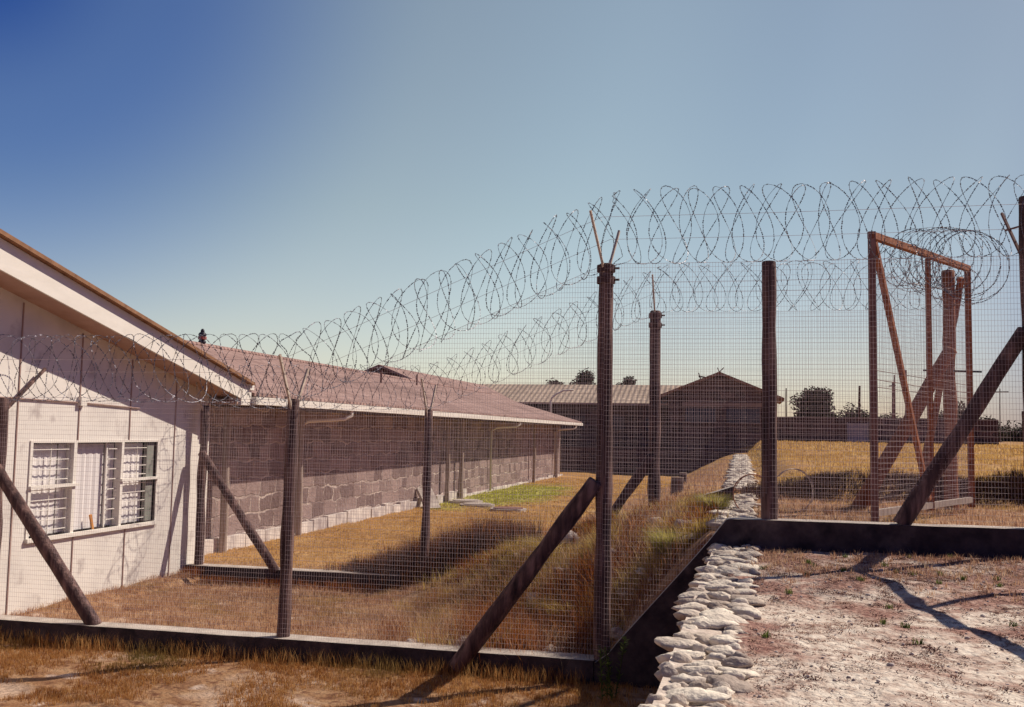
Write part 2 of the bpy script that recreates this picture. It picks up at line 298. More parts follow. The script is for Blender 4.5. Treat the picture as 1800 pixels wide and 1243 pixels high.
# one ground sheet, three soils by where they lie: front/lower, lawn and field, sandy terrace
gm = mat('dry_ground', [(.3, (.20, .09, .045)), (.5, (.33, .18, .09)), (.7, (.42, .27, .16))], scale=3.2, bump=.03, bscale=22, rough=.95,
         big=[(9, (.15, .06, .03), .5, .68), (.9, (.48, .34, .25), .58, .70), (2.6, (.56, .43, .35), .60, .72)])
def ground_mat():
    m = gm; n = m.node_tree.nodes; L = m.node_tree.links; b = n['Principled BSDF']
    base = b.inputs['Base Color'].links[0].from_socket
    g = n.new('ShaderNodeNewGeometry'); s = n.new('ShaderNodeSeparateXYZ'); L.new(g.outputs['Position'], s.inputs[0])
    def ramp(sock, lo, hi):
        r = n.new('ShaderNodeMapRange'); r.inputs[1].default_value = lo; r.inputs[2].default_value = hi; L.new(sock, r.inputs[0]); return r.outputs[0]
    def mul(a, c):
        q = n.new('ShaderNodeMath'); q.operation = 'MULTIPLY'; L.new(a, q.inputs[0]); L.new(c, q.inputs[1]); return q.outputs[0]
    def noisef(sc, seed, det=6):
        t = n.new('ShaderNodeTexNoise'); t.inputs['Scale'].default_value = sc; t.inputs['Detail'].default_value = det; t.inputs['Roughness'].default_value = .65
        a = n.new('ShaderNodeVectorMath'); a.operation = 'ADD'; a.inputs[1].default_value = (seed, seed*2, 0); L.new(g.outputs['Position'], a.inputs[0]); L.new(a.outputs[0], t.inputs['Vector']); return t.outputs['Fac']
    def col(fac, stops):
        c = n.new('ShaderNodeValToRGB'); e = c.color_ramp.elements
        while len(e) < len(stops): e.new(.5)
        for i, (p, k) in enumerate(stops): e[i].position = p; e[i].color = (*k, 1)
        L.new(fac, c.inputs[0]); return c.outputs[0]
    def mix(f, a, c):
        x = n.new('ShaderNodeMix'); x.data_type = 'RGBA'; L.new(f, x.inputs[0]); L.new(a, x.inputs[6]); L.new(c, x.inputs[7]); return x.outputs[2]
    # lawn and far field
    lawn = col(noisef(.7, 11), [(.3, (.27, .13, .04)), (.5, (.40, .21, .065)), (.68, (.50, .31, .13))])
    lawn = mix(ramp(noisef(14, 3), .5, .75), lawn, col(noisef(3, 4), [(.4, (.22, .10, .03)), (.7, (.38, .21, .06))]))
    base = mix(ramp(s.outputs[1], 14.5, 15.4), base, lawn)
    sub = n.new('ShaderNodeVectorMath'); sub.operation = 'SUBTRACT'; sub.inputs[1].default_value = (-8.3, 35.0, 0); L.new(g.outputs['Position'], sub.inputs[0])
    sc = n.new('ShaderNodeVectorMath'); sc.operation = 'MULTIPLY'; sc.inputs[1].default_value = (1/2.3, 1/8.0, 0); L.new(sub.outputs[0], sc.inputs[0])
    ln = n.new('ShaderNodeVectorMath'); ln.operation = 'LENGTH'; L.new(sc.outputs[0], ln.inputs[0])
    ad = n.new('ShaderNodeMath'); ad.operation = 'MULTIPLY_ADD'; ad.inputs[1].default_value = 1.2; L.new(noisef(.9, 0), ad.inputs[0]); L.new(ln.outputs['Value'], ad.inputs[2])
    gcol = col(noisef(2, 8), [(.4, (.28, .28, .035)), (.6, (.40, .36, .07))])
    base = mix(ramp(ad.outputs[0], 1.7, 1.25), base, gcol)
    # sandy terrace in front of the upper kerb
    ter = mul(ramp(s.outputs[0], -.25, -.15), ramp(s.outputs[1], 10.2, 10.1))
    sand = col(noisef(11, 21, 10), [(.32, (.29, .19, .15)), (.45, (.56, .46, .385)), (.60, (.70, .62, .53))])
    lit = col(noisef(30, 31, 8), [(.35, (.15, .055, .045)), (.6, (.40, .24, .19))])
    grad = ramp(s.outputs[1], 3.5, 10.5)
    thr = n.new('ShaderNodeMath'); thr.operation = 'MULTIPLY_ADD'; thr.inputs[1].default_value = .16; L.new(grad, thr.inputs[0]); L.new(noisef(1.7, 41, 9), thr.inputs[2])
    sand = mix(ramp(thr.outputs[0], .50, .66), sand, lit)
    base = mix(ter, base, sand)
    L.new(base, b.inputs['Base Color'])
ground_mat()
tag(mg.build('ground', gm, smooth=True), 'dry ground of straw grass, orange lawn and pale sand around the fences', kind='structure')

# ------------------------------------------------------------------ posts, mesh, coils
def pole(a, b, r0_, r1_, seed, n=12, rough=.12):
    a, b = Vector(a), Vector(b); L_ = (b-a).length; m = max(6, int(L_/.16)); pts = []; rad = []
    side = Vector((noise.noise(Vector((seed, 1, 2))), noise.noise(Vector((seed, 5, 2))), 0))
    for i in range(m+1):
        t = i/m; p = a.lerp(b, t)+side*.05*math.sin(t*math.pi)+Vector((noise.noise(Vector((seed*3, t*3, 0))), noise.noise(Vector((seed*3, t*3, 9))), 0))*.014
        pts.append(p); rad.append((r0_+(r1_-r0_)*t)*(1+rough*noise.noise(Vector((seed, t*L_*2.3, 7)))*2))
    rad = [rad[0]]+rad+[rad[-1]*.86]; pts = [pts[0]-(b-a).normalized()*.002]+pts+[pts[-1]+(b-a).normalized()*.012]
    mb = MB(); mb.tube(pts, rad, n); return mb
def post(parent, x, y, z0, z1, r=.068, seed=1, m='wood', arms=None, lean=(0, 0), bands=()):
    o = pole((x-lean[0], y-lean[1], z0-.05), (x+lean[0]*0, y, z1), r*1.05, r*.93, seed).build('post', K[m], parent, True)
    if bands:
        for zb in bands:
            bm = MB(); bm.tube([(x, y, zb-.035), (x, y, zb+.035)], r*1.16, 12); bm.tube([(x+r*1.1, y-.02, zb), (x+r*1.1+.05, y-.02, zb)], .012, 6)
            bm.build('clamp_band', K['wood'], o)
    for (dx, dy, h) in (arms or []):
        am = MB(); am.beam((x+dx*.05, y+dy*.12, z1-.10), (x+dx, y+dy, z1+h), .034, .022, upv=Vector((1, 0, 0))); am.build('bracket_arm', K['arm'], o)
    return o
def brace(parent, a, b, r=.07, seed=1, m='wood'):
    return pole(b, a, r*1.05, r*.92, seed).build('brace', K[m], parent, True)
VS, HS, WR = .0285, .052, .00105
def wire_panel(parent, P0, P1, zb0, zb1, zt0, zt1, name='mesh_panel', m='galv', vs=VS, hs=HS, wr=WR):
    """welded mesh between two plan points; bottom and top heights at each end"""
    P0, P1 = Vector((*P0, 0)), Vector((*P1, 0)); L_ = (P1-P0).length; d = (P1-P0)/L_; nrm = Vector((d.y, -d.x, 0))
    vs_, fs_ = [], []
    def stick(a, b, wv, nv):
        k = len(vs_); vs_.extend([a-wv, a+wv*.2+nv*1.6, a+wv, b-wv, b+wv*.2+nv*1.6, b+wv]); fs_.extend([(k, k+1, k+4, k+3), (k+1, k+2, k+5, k+4), (k+2, k, k+3, k+5)])
    n = int(L_/vs); bow = lambda u, z: nrm*(.035*noise.noise(Vector((u*1.3+P0.x, z*1.1, P0.y))))
    for i in range(n+1):
        u = i*vs; t = u/L_; zb = zb0+(zb1-zb0)*t; zt = zt0+(zt1-zt0)*t
        zs = [zb+(zt-zb)*q/3 for q in range(4)]; ps = [P0+d*u+Z*z_+bow(u, z_) for z_ in zs]
        for q in range(3): stick(ps[q], ps[q+1], d*wr, nrm*wr)
    zlo, zhi = min(zb0, zb1), max(zt0, zt1); nh = int((zhi-zlo)/hs)
    for j in range(nh+1):
        z_ = zlo+j*hs; u0, u1 = 0, L_
        for (za, zc, sgn) in ((zb0, zb1, 1), (zt0, zt1, -1)):    # clip against sloped edges
            fa, fb = sgn*(z_-za), sgn*(z_-zc)
            if fa < 0 and fb < 0: u0, u1 = 1, 0; break
            if fa < 0: u0 = max(u0, L_*fa/(fa-fb))
            if fb < 0: u1 = min(u1, L_*fa/(fa-fb))
        if u1-u0 < .05: continue
        k = max(1, int((u1-u0)/.5)); us = [u0+(u1-u0)*q/k for q in range(k+1)]
        ps = [P0+d*u+Z*z_+bow(u, z_)+nrm*(wr*2.2) for u in us]
        for q in range(k): stick(ps[q], ps[q+1], Z*wr, nrm*wr)
    mb = MB(); mb.v = [tuple(v) for v in vs_]; mb.f = fs_
    return mb.build(name, K[m], parent)
def line_wire(parent, pts, r=.0018, m='galv', name='line_wire'):
    mb = MB(); mb.tube(pts, r, 4, False); return mb.build(name, K[m], parent)
def coil(name, path, rad, pitch, label, m='razor', seed=0, A=.5, n=3, group=None, base=None, barb=.047, jit=.05):
    amp_ = pitch*A
    path = [Vector(p) for p in path]; seg = [(path[i+1]-path[i]).length for i in range(len(path)-1)]; Lt = sum(seg)
    def P(s):
        s = min(max(s, 0), Lt*.9999); i = 0
        while s > seg[i]: s -= seg[i]; i += 1
        return path[i].lerp(path[i+1], s/seg[i])
    N = int(Lt/pitch); st = 26; pts = []
    for i in range(N*st+1):
        t = 2*math.pi*i/st; k = i/st; s = pitch*k
        w_ = noise.noise(Vector((k*.45, seed, 3))); w2 = noise.noise(Vector((k*.6, seed, 8))); rr = rad*(1+jit*w_*1.4)
        aa = amp_*(1+.45*w2); ph = 2.2*noise.noise(Vector((k*.13, seed, 30)))
        s2 = s+aa*math.cos(n*t/2+ph)+pitch*.25*noise.noise(Vector((k*.8, seed, 5)))
        c = P(s2); d = (P(min(s2+.3, Lt))-P(max(s2-.3, 0)))
        d = d.normalized() if d.length > 1e-4 else Vector((1, 0, 0))
        sx = d.cross(Z).normalized(); u = Vector((0, 0, 1))           # loops hang upright
        if abs(d.z) < .2: u = sx.cross(d)
        pts.append(c+sx*(rr*math.sin(t)*.92)+u*(rr*math.cos(t))+Z*.02*w_)
    mb = MB(); mb.tube(pts, .0021, 3, False)
    acc = 0
    for i in range(len(pts)-1):
        a, b = pts[i], pts[i+1]; l = (b-a).length; d = (b-a)/l
        while acc < l:
            p = a+d*acc; q = Vector((rnd.uniform(-1, 1), rnd.uniform(-1, 1), rnd.uniform(-1, 1))); x = d.cross(q).normalized()*.0085; e = d*.014; y = d.cross(x).normalized()*.0022
            mb.add([p-e*1.05, p-x-e, p-x*.35, p-x+e, p+e*1.05, p+x+e, p+x*.35, p+x-e, p+y, p-y],
                   [(8, 0, 1), (8, 1, 2), (8, 2, 3), (8, 3, 4), (8, 4, 5), (8, 5, 6), (8, 6, 7), (8, 7, 0)])
            acc += barb
        acc -= l
    o = mb.build(name, K[m]); at_base(o, base or path[0])
    return tag(o, label, 'razor wire', group)

FY, BY = 10.15, 14.55
# front fence
ff = empty('security_fence', (-4.8, FY, .23), 'nearest tall mesh fence on wooden posts, rising from the low grass to the sandy terrace', 'fence')
V2 = lambda k=0: [(0, -.38, .47), (0, .34, .36)]
post(ff, -8.52, FY, .23, 2.76, seed=1)
bm_ = MB(); bm_.beam((-8.5, FY+.02, 2.62), (-8.5, FY+.68, 3.16), .035, .03); bm_.build('bracket_arm', K['wood'], ff)
post(ff, -4.8, FY, .23, 2.78, seed=2, arms=V2(), lean=(.03, 0), r=.07)
post(ff, -1.36, FY, .0, 4.21, r=.083, seed=3, arms=[(-.12, -.34, .5), (.09, .34, .42)], bands=(4.17, 4.05))
post(ff, .27, FY, 1.66, 4.2, r=.074, seed=14)
post(ff, 2.63, FY, 1.66, 4.77, r=.062, seed=5, m='wood')
bm_ = MB(); bm_.beam((2.62, FY+.03, 4.15), (2.50, FY+.33, 4.70), .022); bm_.beam((2.60, FY+.12, 4.52), (2.52, FY+.3, 4.52), .014); bm_.build('bracket_arm', K['rust_dark'], ff)
brace(ff, (-8.48, FY-.10, 1.95), (-7.12, FY-.02, .2), r=.078, seed=6, m='wood')
brace(ff, (-1.44, FY-.06, 1.98), (-2.84, FY-.15, .06), r=.09, seed=7)
brace(ff, (2.60, FY+.02, 3.50), (1.47, FY-.05, 1.66), r=.078, seed=8)
wire_panel(ff, (-8.5, FY-.075), (-4.8, FY-.075), .22, .22, 2.76, 2.76)
wire_panel(ff, (-4.8, FY-.077), (-1.36, FY-.09), .22, .22, 2.76, 4.20)
wire_panel(ff, (-1.36, FY-.09), (.27, FY-.08), .26, 1.95, 4.20, 4.21)
wire_panel(ff, (.27, FY-.08), (3.9, FY-.075), 1.67, 1.67, 4.21, 4.21)
for y_, dz in ((FY-.34, .44), (FY+.32, .34), (FY, .02)):
    line_wire(ff, [(-8.5, y_, 2.76+dz), (-4.8, y_, 2.76+dz), (-1.36, y_, 4.2+dz), (.27, y_, 4.19+dz), (3.9, y_, 4.2+dz)])
coil('razor_wire_coil', [(-8.55, FY, 3.12), (-4.85, FY, 3.13), (-4.2, FY, 3.35), (-1.9, FY, 4.32), (-1.25, FY, 4.6), (3.9, FY, 4.6)], .385, .130,
     'long coil of razor wire along the top of the nearest fence', seed=2, base=(-4.8, FY, 2.78), A=1.05)
# kerbs under the front fence
def kerbmesh(poly, y0, y1, nm, label, base, m='conc', cat='concrete kerb'):
    mb = MB(); mb.prism(poly, 1, y0, y1); o = mb.build(nm, K[m]); at_base(o, base)
    o.data.update()
    if m == 'conc':                      # the faces' shade is put into their darker, stained colour; the top stays pale
        o.data.materials.append(K['conc_shade'])
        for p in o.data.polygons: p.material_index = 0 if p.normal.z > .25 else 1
        r_ = MB(); return tag(o, label, cat)
    return tag(o, label, cat)
def wob(x0, x1, z, amp=.008, st=.3, z2=None):
    n = max(2, int((x1-x0)/st)); return [(x0+(x1-x0)*i/n, z+((z2-z)*i/n if z2 is not None else 0)+amp*noise.noise(Vector((x0+(x1-x0)*i/n*2, z*9, 0)))) for i in range(n+1)]
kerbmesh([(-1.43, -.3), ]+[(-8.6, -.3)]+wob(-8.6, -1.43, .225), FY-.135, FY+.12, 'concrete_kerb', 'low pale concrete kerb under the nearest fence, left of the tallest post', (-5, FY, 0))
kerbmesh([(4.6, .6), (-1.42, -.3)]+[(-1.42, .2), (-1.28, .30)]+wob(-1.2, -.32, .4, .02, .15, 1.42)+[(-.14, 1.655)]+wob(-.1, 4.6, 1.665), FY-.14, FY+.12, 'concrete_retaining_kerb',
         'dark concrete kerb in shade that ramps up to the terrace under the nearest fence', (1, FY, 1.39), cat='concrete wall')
# side fence on the right, beyond the frame, whose braces throw the shadows on the terrace
sf = empty('side_fence', (2.9, 9.2, 1.35), 'fence posts and brace at the right corner of the terrace', 'fence')
brace(sf, (2.62, FY-.05, 3.5), (1.9, 4.4, 1.15), r=.05, seed=9)
post(sf, 3.35, 9.2, 1.3, 4.0, r=.035, seed=10)

# back fence
bf = empty('security_fence', (-4.65, BY, .28), 'second mesh fence on wooden posts, farther back across the strip of grass', 'fence')
post(bf, -8.42, BY, .25, 2.8, r=.07, seed=21, arms=[(0, -.3, .4), (0, .3, .3)])
post(bf, -4.65, BY, .28, 2.78, r=.066, seed=22, arms=[(0, -.38, .47), (0, .34, .40)])
post(bf, -1.22, BY, 1.1, 4.26, r=.083, seed=23, bands=(4.2, 4.06), arms=[(-.02, -.3, .5)])
brace(bf, (-8.40, BY-.08, 2.05), (-7.03, BY-.1, .24), r=.07, seed=24)
brace(bf, (-1.26, BY-.05, 2.15), (-2.05, BY-.1, .95), r=.075, seed=25)
wire_panel(bf, (-8.42, BY-.07), (-4.65, BY-.07), .28, .28, 2.78, 2.78)
wire_panel(bf, (-4.65, BY-.07), (-1.22, BY-.08), .3, .95, 2.78, 4.25)
wire_panel(bf, (-1.22, BY-.08), (3.0, BY-.08), 1.35, 1.55, 4.25, 4.25)
for y_, dz in ((BY-.3, .4), (BY+.3, .34)):
    line_wire(bf, [(-8.5, y_, 2.78+dz), (-4.65, y_, 2.78+dz), (-1.22, y_, 4.25+dz), (3.0, y_, 4.25+dz)])
coil('razor_wire_coil', [(-8.4, BY, 3.12), (-4.7, BY, 3.12), (-4.1, BY, 3.33), (-1.7, BY, 4.38), (-1.1, BY, 4.6), (3.0, BY, 4.6)], .345, .145,
     'fainter coil of razor wire along the top of the second fence, seen behind the first', seed=5, base=(-4.6, BY, 2.8), m='razor', A=1.0)
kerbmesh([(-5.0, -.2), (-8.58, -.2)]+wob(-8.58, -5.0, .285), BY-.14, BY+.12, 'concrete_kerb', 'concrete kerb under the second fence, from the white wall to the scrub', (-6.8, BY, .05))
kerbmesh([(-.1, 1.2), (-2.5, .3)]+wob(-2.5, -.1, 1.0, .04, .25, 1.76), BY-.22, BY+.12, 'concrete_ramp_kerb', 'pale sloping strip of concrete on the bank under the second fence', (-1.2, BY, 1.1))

# ------------------------------------------------------------------ gate leaf, gate post
GA, GB = Vector((1.38, 11.25, 0)), Vector((2.99, 14.4, 0))
gt = empty('steel_gate', (1.38, 11.25, 1.6), 'tall rusted steel frame of an open gate leaf with an orange top rail', 'gate')
def gp(t, z): q = GA.lerp(GB, t); return (q.x, q.y, z)
mb = MB(); mb.beam(gp(0, 1.58), gp(0, 4.7), .075, .075); mb.build('gate_stile', K['rust_dark'], gt)
mb = MB(); mb.beam(gp(1, 1.58), gp(1, 4.78), .07, .07); mb.build('gate_stile', K['rust'], gt)
mb = MB(); mb.beam(gp(.53, 1.62), gp(.53, 4.68), .06, .06); mb.build('gate_stile', K['rust'], gt)
mb = MB(); mb.beam(gp(-.01, 4.66), gp(1.01, 4.79), .07, .075); mb.build('top_rail', K['rust'], gt)
mb = MB(); mb.beam(gp(0, 1.68), gp(1, 1.68), .06, .07); mb.build('bottom_rail', K['pale_wood'], gt)
mb = MB(); mb.beam(gp(.02, 4.6), gp(.5, 1.75), .06, .055); mb.build('diagonal_brace', K['rust'], gt)
wire_panel(gt, (GA.x+.01, GA.y), (GB.x+.01, GB.y), 1.72, 1.72, 4.3, 4.3, vs=.05, hs=.06)
for zz in (3.02, 3.10, 3.2):
    q = [gp(t/8, zz+.02*noise.noise(Vector((t, zz*5, 0)))) for t in range(9)]; line_wire(gt, q, .004, 'razor_rust', 'barbed_strand')
coil('razor_wire_coil', [(1.5, 11.4, 4.45), (3.0, 14.4, 4.5)], .24, .2, 'tangle of rusty razor wire hanging under the orange gate rail', m='razor_rust', seed=9, A=.8, jit=.4)
coil('razor_wire_coil', [(2.25, 14.3, 4.95), (2.38, 12.8, 4.66), (2.38, 11.8, 4.45), (2.33, 10.8, 4.2)], .37, .22, 'nested rings of razor wire bunched beside the top of the open gate', seed=12, A=.6)
gpo = empty('gate_post', (2.85, BY, 1.6), 'thick reddish wooden post with leaning braces behind the open gate frame', 'gate post')
post(gpo, 2.80, BY+.15, 1.5, 4.8, r=.085, seed=31, m='wood_red')
brace(gpo, (2.80, BY+.05, 3.7), (1.55, BY-.15, 1.5), r=.10, seed=32, m='wood_red')
brace(gpo, (2.98, BY+.2, 4.7), (2.7, BY+1.9, 1.8), r=.055, seed=33, m='wood_red')
mb = MB(); mb.tube([(2.45, BY+.1, 3.42), (3.2, BY+.1, 3.40)], .014, 6); mb.build('cross_bar', K['cowl'], gpo)

# ------------------------------------------------------------------ white gable building
WX, FX = -8.6, -8.1
wb = empty('white_building', (WX, 12.5, .2), 'white panelled gable end building with wide barge board and barred window', 'building')
wy0, wy1 = 10.80, 13.52; wz0, wz1 = 1.05, 2.23
def rz(y): return 4.55-.229*(y-9.46)              # barge board top
def mirr(y): return 4.55-.229*(y-9.46) if y > 6 else 4.55-.229*(6-9.46)-.229*(6-y)
mb = MB()
for (a, b) in ((6.0, wy0), (wy1, 14.98)):
    mb.prism([(a, -.3), (b, -.3), (b, rz(b)-.20), (a, rz(a)-.20)], 0, WX-.2, WX)
mb.prism([(wy0, -.3), (wy1, -.3), (wy1, wz0), (wy0, wz0)], 0, WX-.2, WX)
mb.prism([(wy0, wz1), (wy1, wz1), (wy1, rz(wy1)-.20), (wy0, rz(wy0)-.20)], 0, WX-.2, WX)
mb.prism([(-3, -.3), (6.0, -.3), (6.0, rz(6)-.2), (-3, mirr(-3)-.2)], 0, WX-.2, WX)
mb.box(-20, WX-.2, 14.8, 14.98, -.3, 3.0)
mb.box(-20, WX-.2, -3, -2.8, -.3, 3.0)
mb.build('wall', K['white'], wb)
mb = MB()
for (a, b) in ((6.0, 15.44), (-3.4, 6.0)):
    za, zb = mirr(a), mirr(b)
    mb.prism([(a, za), (b, zb), (b, zb+.05), (a, za+.05)], 0, -20.3, FX+.085)
mb.build('roof', K['roofedge'], wb)
mb = MB(); mb.prism([(6, rz(6)-.385), (15.43, rz(15.43)-.30), (15.43, rz(15.43)-.005), (6, rz(6)-.005)], 0, FX-.03, FX)
mb.prism([(-3.4, mirr(-3.4)-.385), (6, rz(6)-.385), (6, rz(6)-.005), (-3.4, mirr(-3.4)-.005)], 0, FX-.03, FX)
mb.build('barge_board', K['trim'], wb)
mb = MB(); mb.box(FX-.22, FX+.01, 15.12, 15.46, 2.84, 3.10); mb.box(FX-.05, FX+.04, 15.36, 15.5, 3.10, 3.26); mb.build('eave_box', K['trim'], wb)
mb = MB(); mb.prism([(6, rz(6)-.36), (15.2, rz(15.2)-.27), (15.2, rz(15.2)-.24), (6, rz(6)-.33)], 0, WX+.002, FX-.032)
mb.box(WX+.0, FX-.03, 15.05, 15.42, 2.86, 2.9); mb.build('soffit', K['soffit'], wb)
for y_ in (9.3, 10.5, 11.66, 12.80, 13.98):
    top = rz(y_)-.36
    for a, b in (((.1, wz0-.06), (wz1+.03, top)) if wy0 < y_ < wy1 else ((.1, top),)):
        mb = MB(); mb.box(WX, WX+.012, y_-.009, y_+.009, a, b); mb.build('cover_strip', K['batten'], wb)
mb = MB()
yy = 9.0
mb.tube([(WX+.02, 6, 2.80), (WX+.02, 9, 2.79), (WX+.02, 11.66, 2.76), (WX+.02, 13.0, 2.72)], .011, 6); mb.build('conduit', K['batten'], wb)
mb = MB(); mb.box(WX, WX+.06, 11.62, 11.74, 2.72, 2.84); mb.build('junction_box', K['trim'], wb)
mb = MB(); mb.box(WX, WX+.035, 14.82, 14.97, .1, 2.84); mb.build('corner_trim', K['trim'], wb)
# window
wd = MB()
RX = WX-.10
wd.box(RX-.01, WX+.015, wy0-.05, wy0, wz0-.05, wz1+.03); wd.box(RX-.01, WX+.015, wy1, wy1+.04, wz0-.05, wz1+.03)
wd.box(RX-.01, WX+.012, wy0, wy1, wz1, wz1+.03); wd.box(RX-.02, WX+.05, wy0-.06, wy1+.05, wz0-.05, wz0)
for y_ in (11.62, 12.66): wd.box(RX, WX+.012, y_-.03, y_+.03, wz0, wz1)
wf = wd.build('window', K['trim'], wb)
mb = MB(); mb.box(RX-.05, RX-.04, wy0, wy1, wz0, wz1); mb.build('pane', K['darkglass'], wf)
mb = MB()
for a, b in ((10.84, 11.40), (11.44, 11.60), (11.66, 12.38), (12.44, 12.62), (12.70, 13.31)):
    n_ = 14; pr = [(RX-.012+.008*math.sin(i*2.4), a+(b-a)*i/n_) for i in range(n_+1)]
    mb.prism(pr+[(RX-.03, b), (RX-.03, a)], 2, wz0+.01, wz1-(.02))
mb.build('curtain', K['blind'], wf)
for a, b in ((10.83, 11.59), (12.69, 13.5)):
    mb = MB()
    for k in range(9): z_ = wz0+.07+k*.128; mb.box(WX-.05, WX-.036, a, b, z_-.005, z_+.005)
    for y_ in np.linspace(a+.03, b-.03, 3): mb.box(WX-.052, WX-.042, y_-.004, y_+.004, wz0, wz1)
    mb.build('window_bars', K['trim'], wf)
mb = MB()
for k in range(8): mb.box(WX-.05, WX-.038, 12.40, 12.62, wz0+.1+k*.14, wz0+.112+k*.14)
mb.box(WX-.07, WX-.05, 12.37, 12.395, wz0, wz1)
mb.build('window_bars', K['trim'], wf)
mb = MB(); mb.box(WX-.03, WX+.045, 10.76, 11.68, 1.66, 1.695); mb.build('stay_rail', K['trim'], wf)
mb = MB(); mb.box(WX-.03, WX+.045, 12.62, 13.56, 1.675, 1.71); mb.build('stay_rail', K['trim'], wf)
mb = MB(); mb.box(WX-.085, WX-.03, 13.32, 13.50, wz0+.01, wz1-.01); mb.build('casement', K['casement'], wf)
mb = MB(); mb.beam((WX-.02, 12.10, wz0), (WX-.03, 12.05, wz0+.2), .03, .03); mb.build('amber_wedge', K['orange'], wf)

# ------------------------------------------------------------------ long stone building
EX, SX = -8.1, -9.12
lb = empty('stone_building', (SX, 33, .26), 'long low stone building with pinkish corrugated roof and white gutter', 'building')
mb = MB(); mb.box(SX-.3, SX, 15.2, 51, -.2, 2.95); mb.box(-17, SX-.3, 50.7, 51, -.2, 3.1); mb.build('wall', K['stone'], lb)
mb = MB()
y = 15.3
while y < 32:
    l = rnd.uniform(.5, 1.0); h = .5+rnd.uniform(-.05, .05); mb.box(SX, SX+.09+rnd.uniform(0, .03), y, y+l-.03, .1, h); y += l
while y < 51:
    l = rnd.uniform(.6, 1.2); mb.box(SX, SX+.06, y, y+l-.04, .1, .36+rnd.uniform(-.03, .03)); y += l
mb.build('plinth', K['plinth'], lb)
RZ = 4.42; rx_ = -13.0; k_ = (RZ-3.03)/(EX-rx_)
mb = MB(); mb.prism([(EX+.05, 3.0), (EX+.05, 3.05), (rx_, RZ+.05), (rx_-4.9, 3.05), (rx_-4.9, 3.0), (rx_, RZ)], 1, 15.5, 51.3); mb.build('roof', K['roofL'], lb)
mb = MB(); mb.tube([(rx_, 15.5, RZ+.05), (rx_, 51.3, RZ+.05)], .07, 8); mb.build('ridge_cap', K['roofL'], lb)
mb = MB(); mb.box(EX-.02, EX+.10, 15.48, 51.3, 2.86, 2.99); mb.build('gutter', K['trim'], lb)
mb = MB(); mb.box(SX, EX-.02, 15.5, 51.2, 2.88, 2.92); mb.build('soffit', K['soffit'], lb)
for i in range(60):
    mb = MB(); mb.beam((SX, 15.7+i*.6, 2.86), (EX-.03, 15.7+i*.6, 2.85), .05, .05); mb.build('rafter', K['bark'], lb)
for yv in (16.2, 19.3, 30.0, 31.6, 43.3, 48.9):
    pole((SX+.2, yv, .2), (SX+.2, yv, 2.88), .075, .065, yv).build('veranda_post', K['pale_wood'], lb, True)
for yv in (19.9, 36.5, 49.5):
    mb = MB(); mb.tube([(EX+.03, yv, 2.9), (EX+.03, yv, 2.76), (EX-.06, yv-.15, 2.68), (SX+.3, yv-.5, 2.62), (SX+.1, yv-.6, 2.5), (SX+.1, yv-.6, .3)], .04, 8); mb.build('downpipe', K['trim'], lb, True)
mb = MB(); vy = 22.2
mb.tube([(rx_, vy, RZ), (rx_, vy, RZ+.42)], .03, 8)
for zz, rr in ((.14, .095), (.32, .10), (.40, .05)): mb.blob((rx_, vy, RZ+zz), (rr, rr, .07), zz*9, amp=.05)
vc = mb.build('vent_cowl', K['cowl'], lb, True)
mb = MB(); mb.tube([(rx_, vy, RZ+.2), (rx_, vy, RZ+.27)], .105, 10); mb.build('red_band', K['red'], vc)
for (x_, y_) in ((-11.2, 30), (-12, 36)):
    zr = 3.03+(EX-x_)*k_; mb = MB(); mb.tube([(x_, y_, zr), (x_, y_, zr+.45)], .03, 6); mb.build('roof_pipe', K['rust_dark'], lb)

# rear parallel building
rb = empty('stone_building', (-16, 50, .3), 'stone building whose dark triangular gable peeps over the long roof', 'building')
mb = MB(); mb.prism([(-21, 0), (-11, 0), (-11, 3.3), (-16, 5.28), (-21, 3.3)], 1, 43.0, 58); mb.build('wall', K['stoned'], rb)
mb = MB(); mb.prism([(-10.6, 3.27), (-16, 5.42), (-21.4, 3.27), (-21.4, 3.17), (-16, 5.32), (-10.6, 3.17)], 1, 42.5, 64); mb.build('roof', K['roofL'], rb)

# ------------------------------------------------------------------ cross building
cb = empty('stone_building', (-9, 60, 1.65), 'distant stone building with a long buff roof whose ridge runs across the picture', 'building')
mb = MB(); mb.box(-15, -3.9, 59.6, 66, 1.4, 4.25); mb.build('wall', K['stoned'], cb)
mb = MB(); mb.prism([(58.2, 4.17), (62, 5.42), (66.3, 4.17), (66.3, 4.27), (62, 5.52), (58.2, 4.27)], 0, -17, -3.4); mb.build('roof', K['roofX'], cb)
for i, x_ in enumerate((-12, -9.6, -7.2, -5.2)):
    f = MB(); f.box(x_-.5, x_+.5, 59.52, 59.6, 2.6, 3.6); fo = f.build('window', K['wood'], cb)
    p_ = MB(); p_.box(x_-.42, x_+.42, 59.50, 59.52, 2.68, 3.52); p_.build('pane', K['darkglass'], fo)
mb = MB(); mb.beam((-14, 59.0, 1.6), (-14, 59.0, 1.6), .01) if False else None
for x_ in (-11, -8, -5.5):
    pole((x_, 58.6, 1.6), (x_, 58.6, 4.2), .07, .06, x_).build('veranda_post', K['wood'], cb, True)
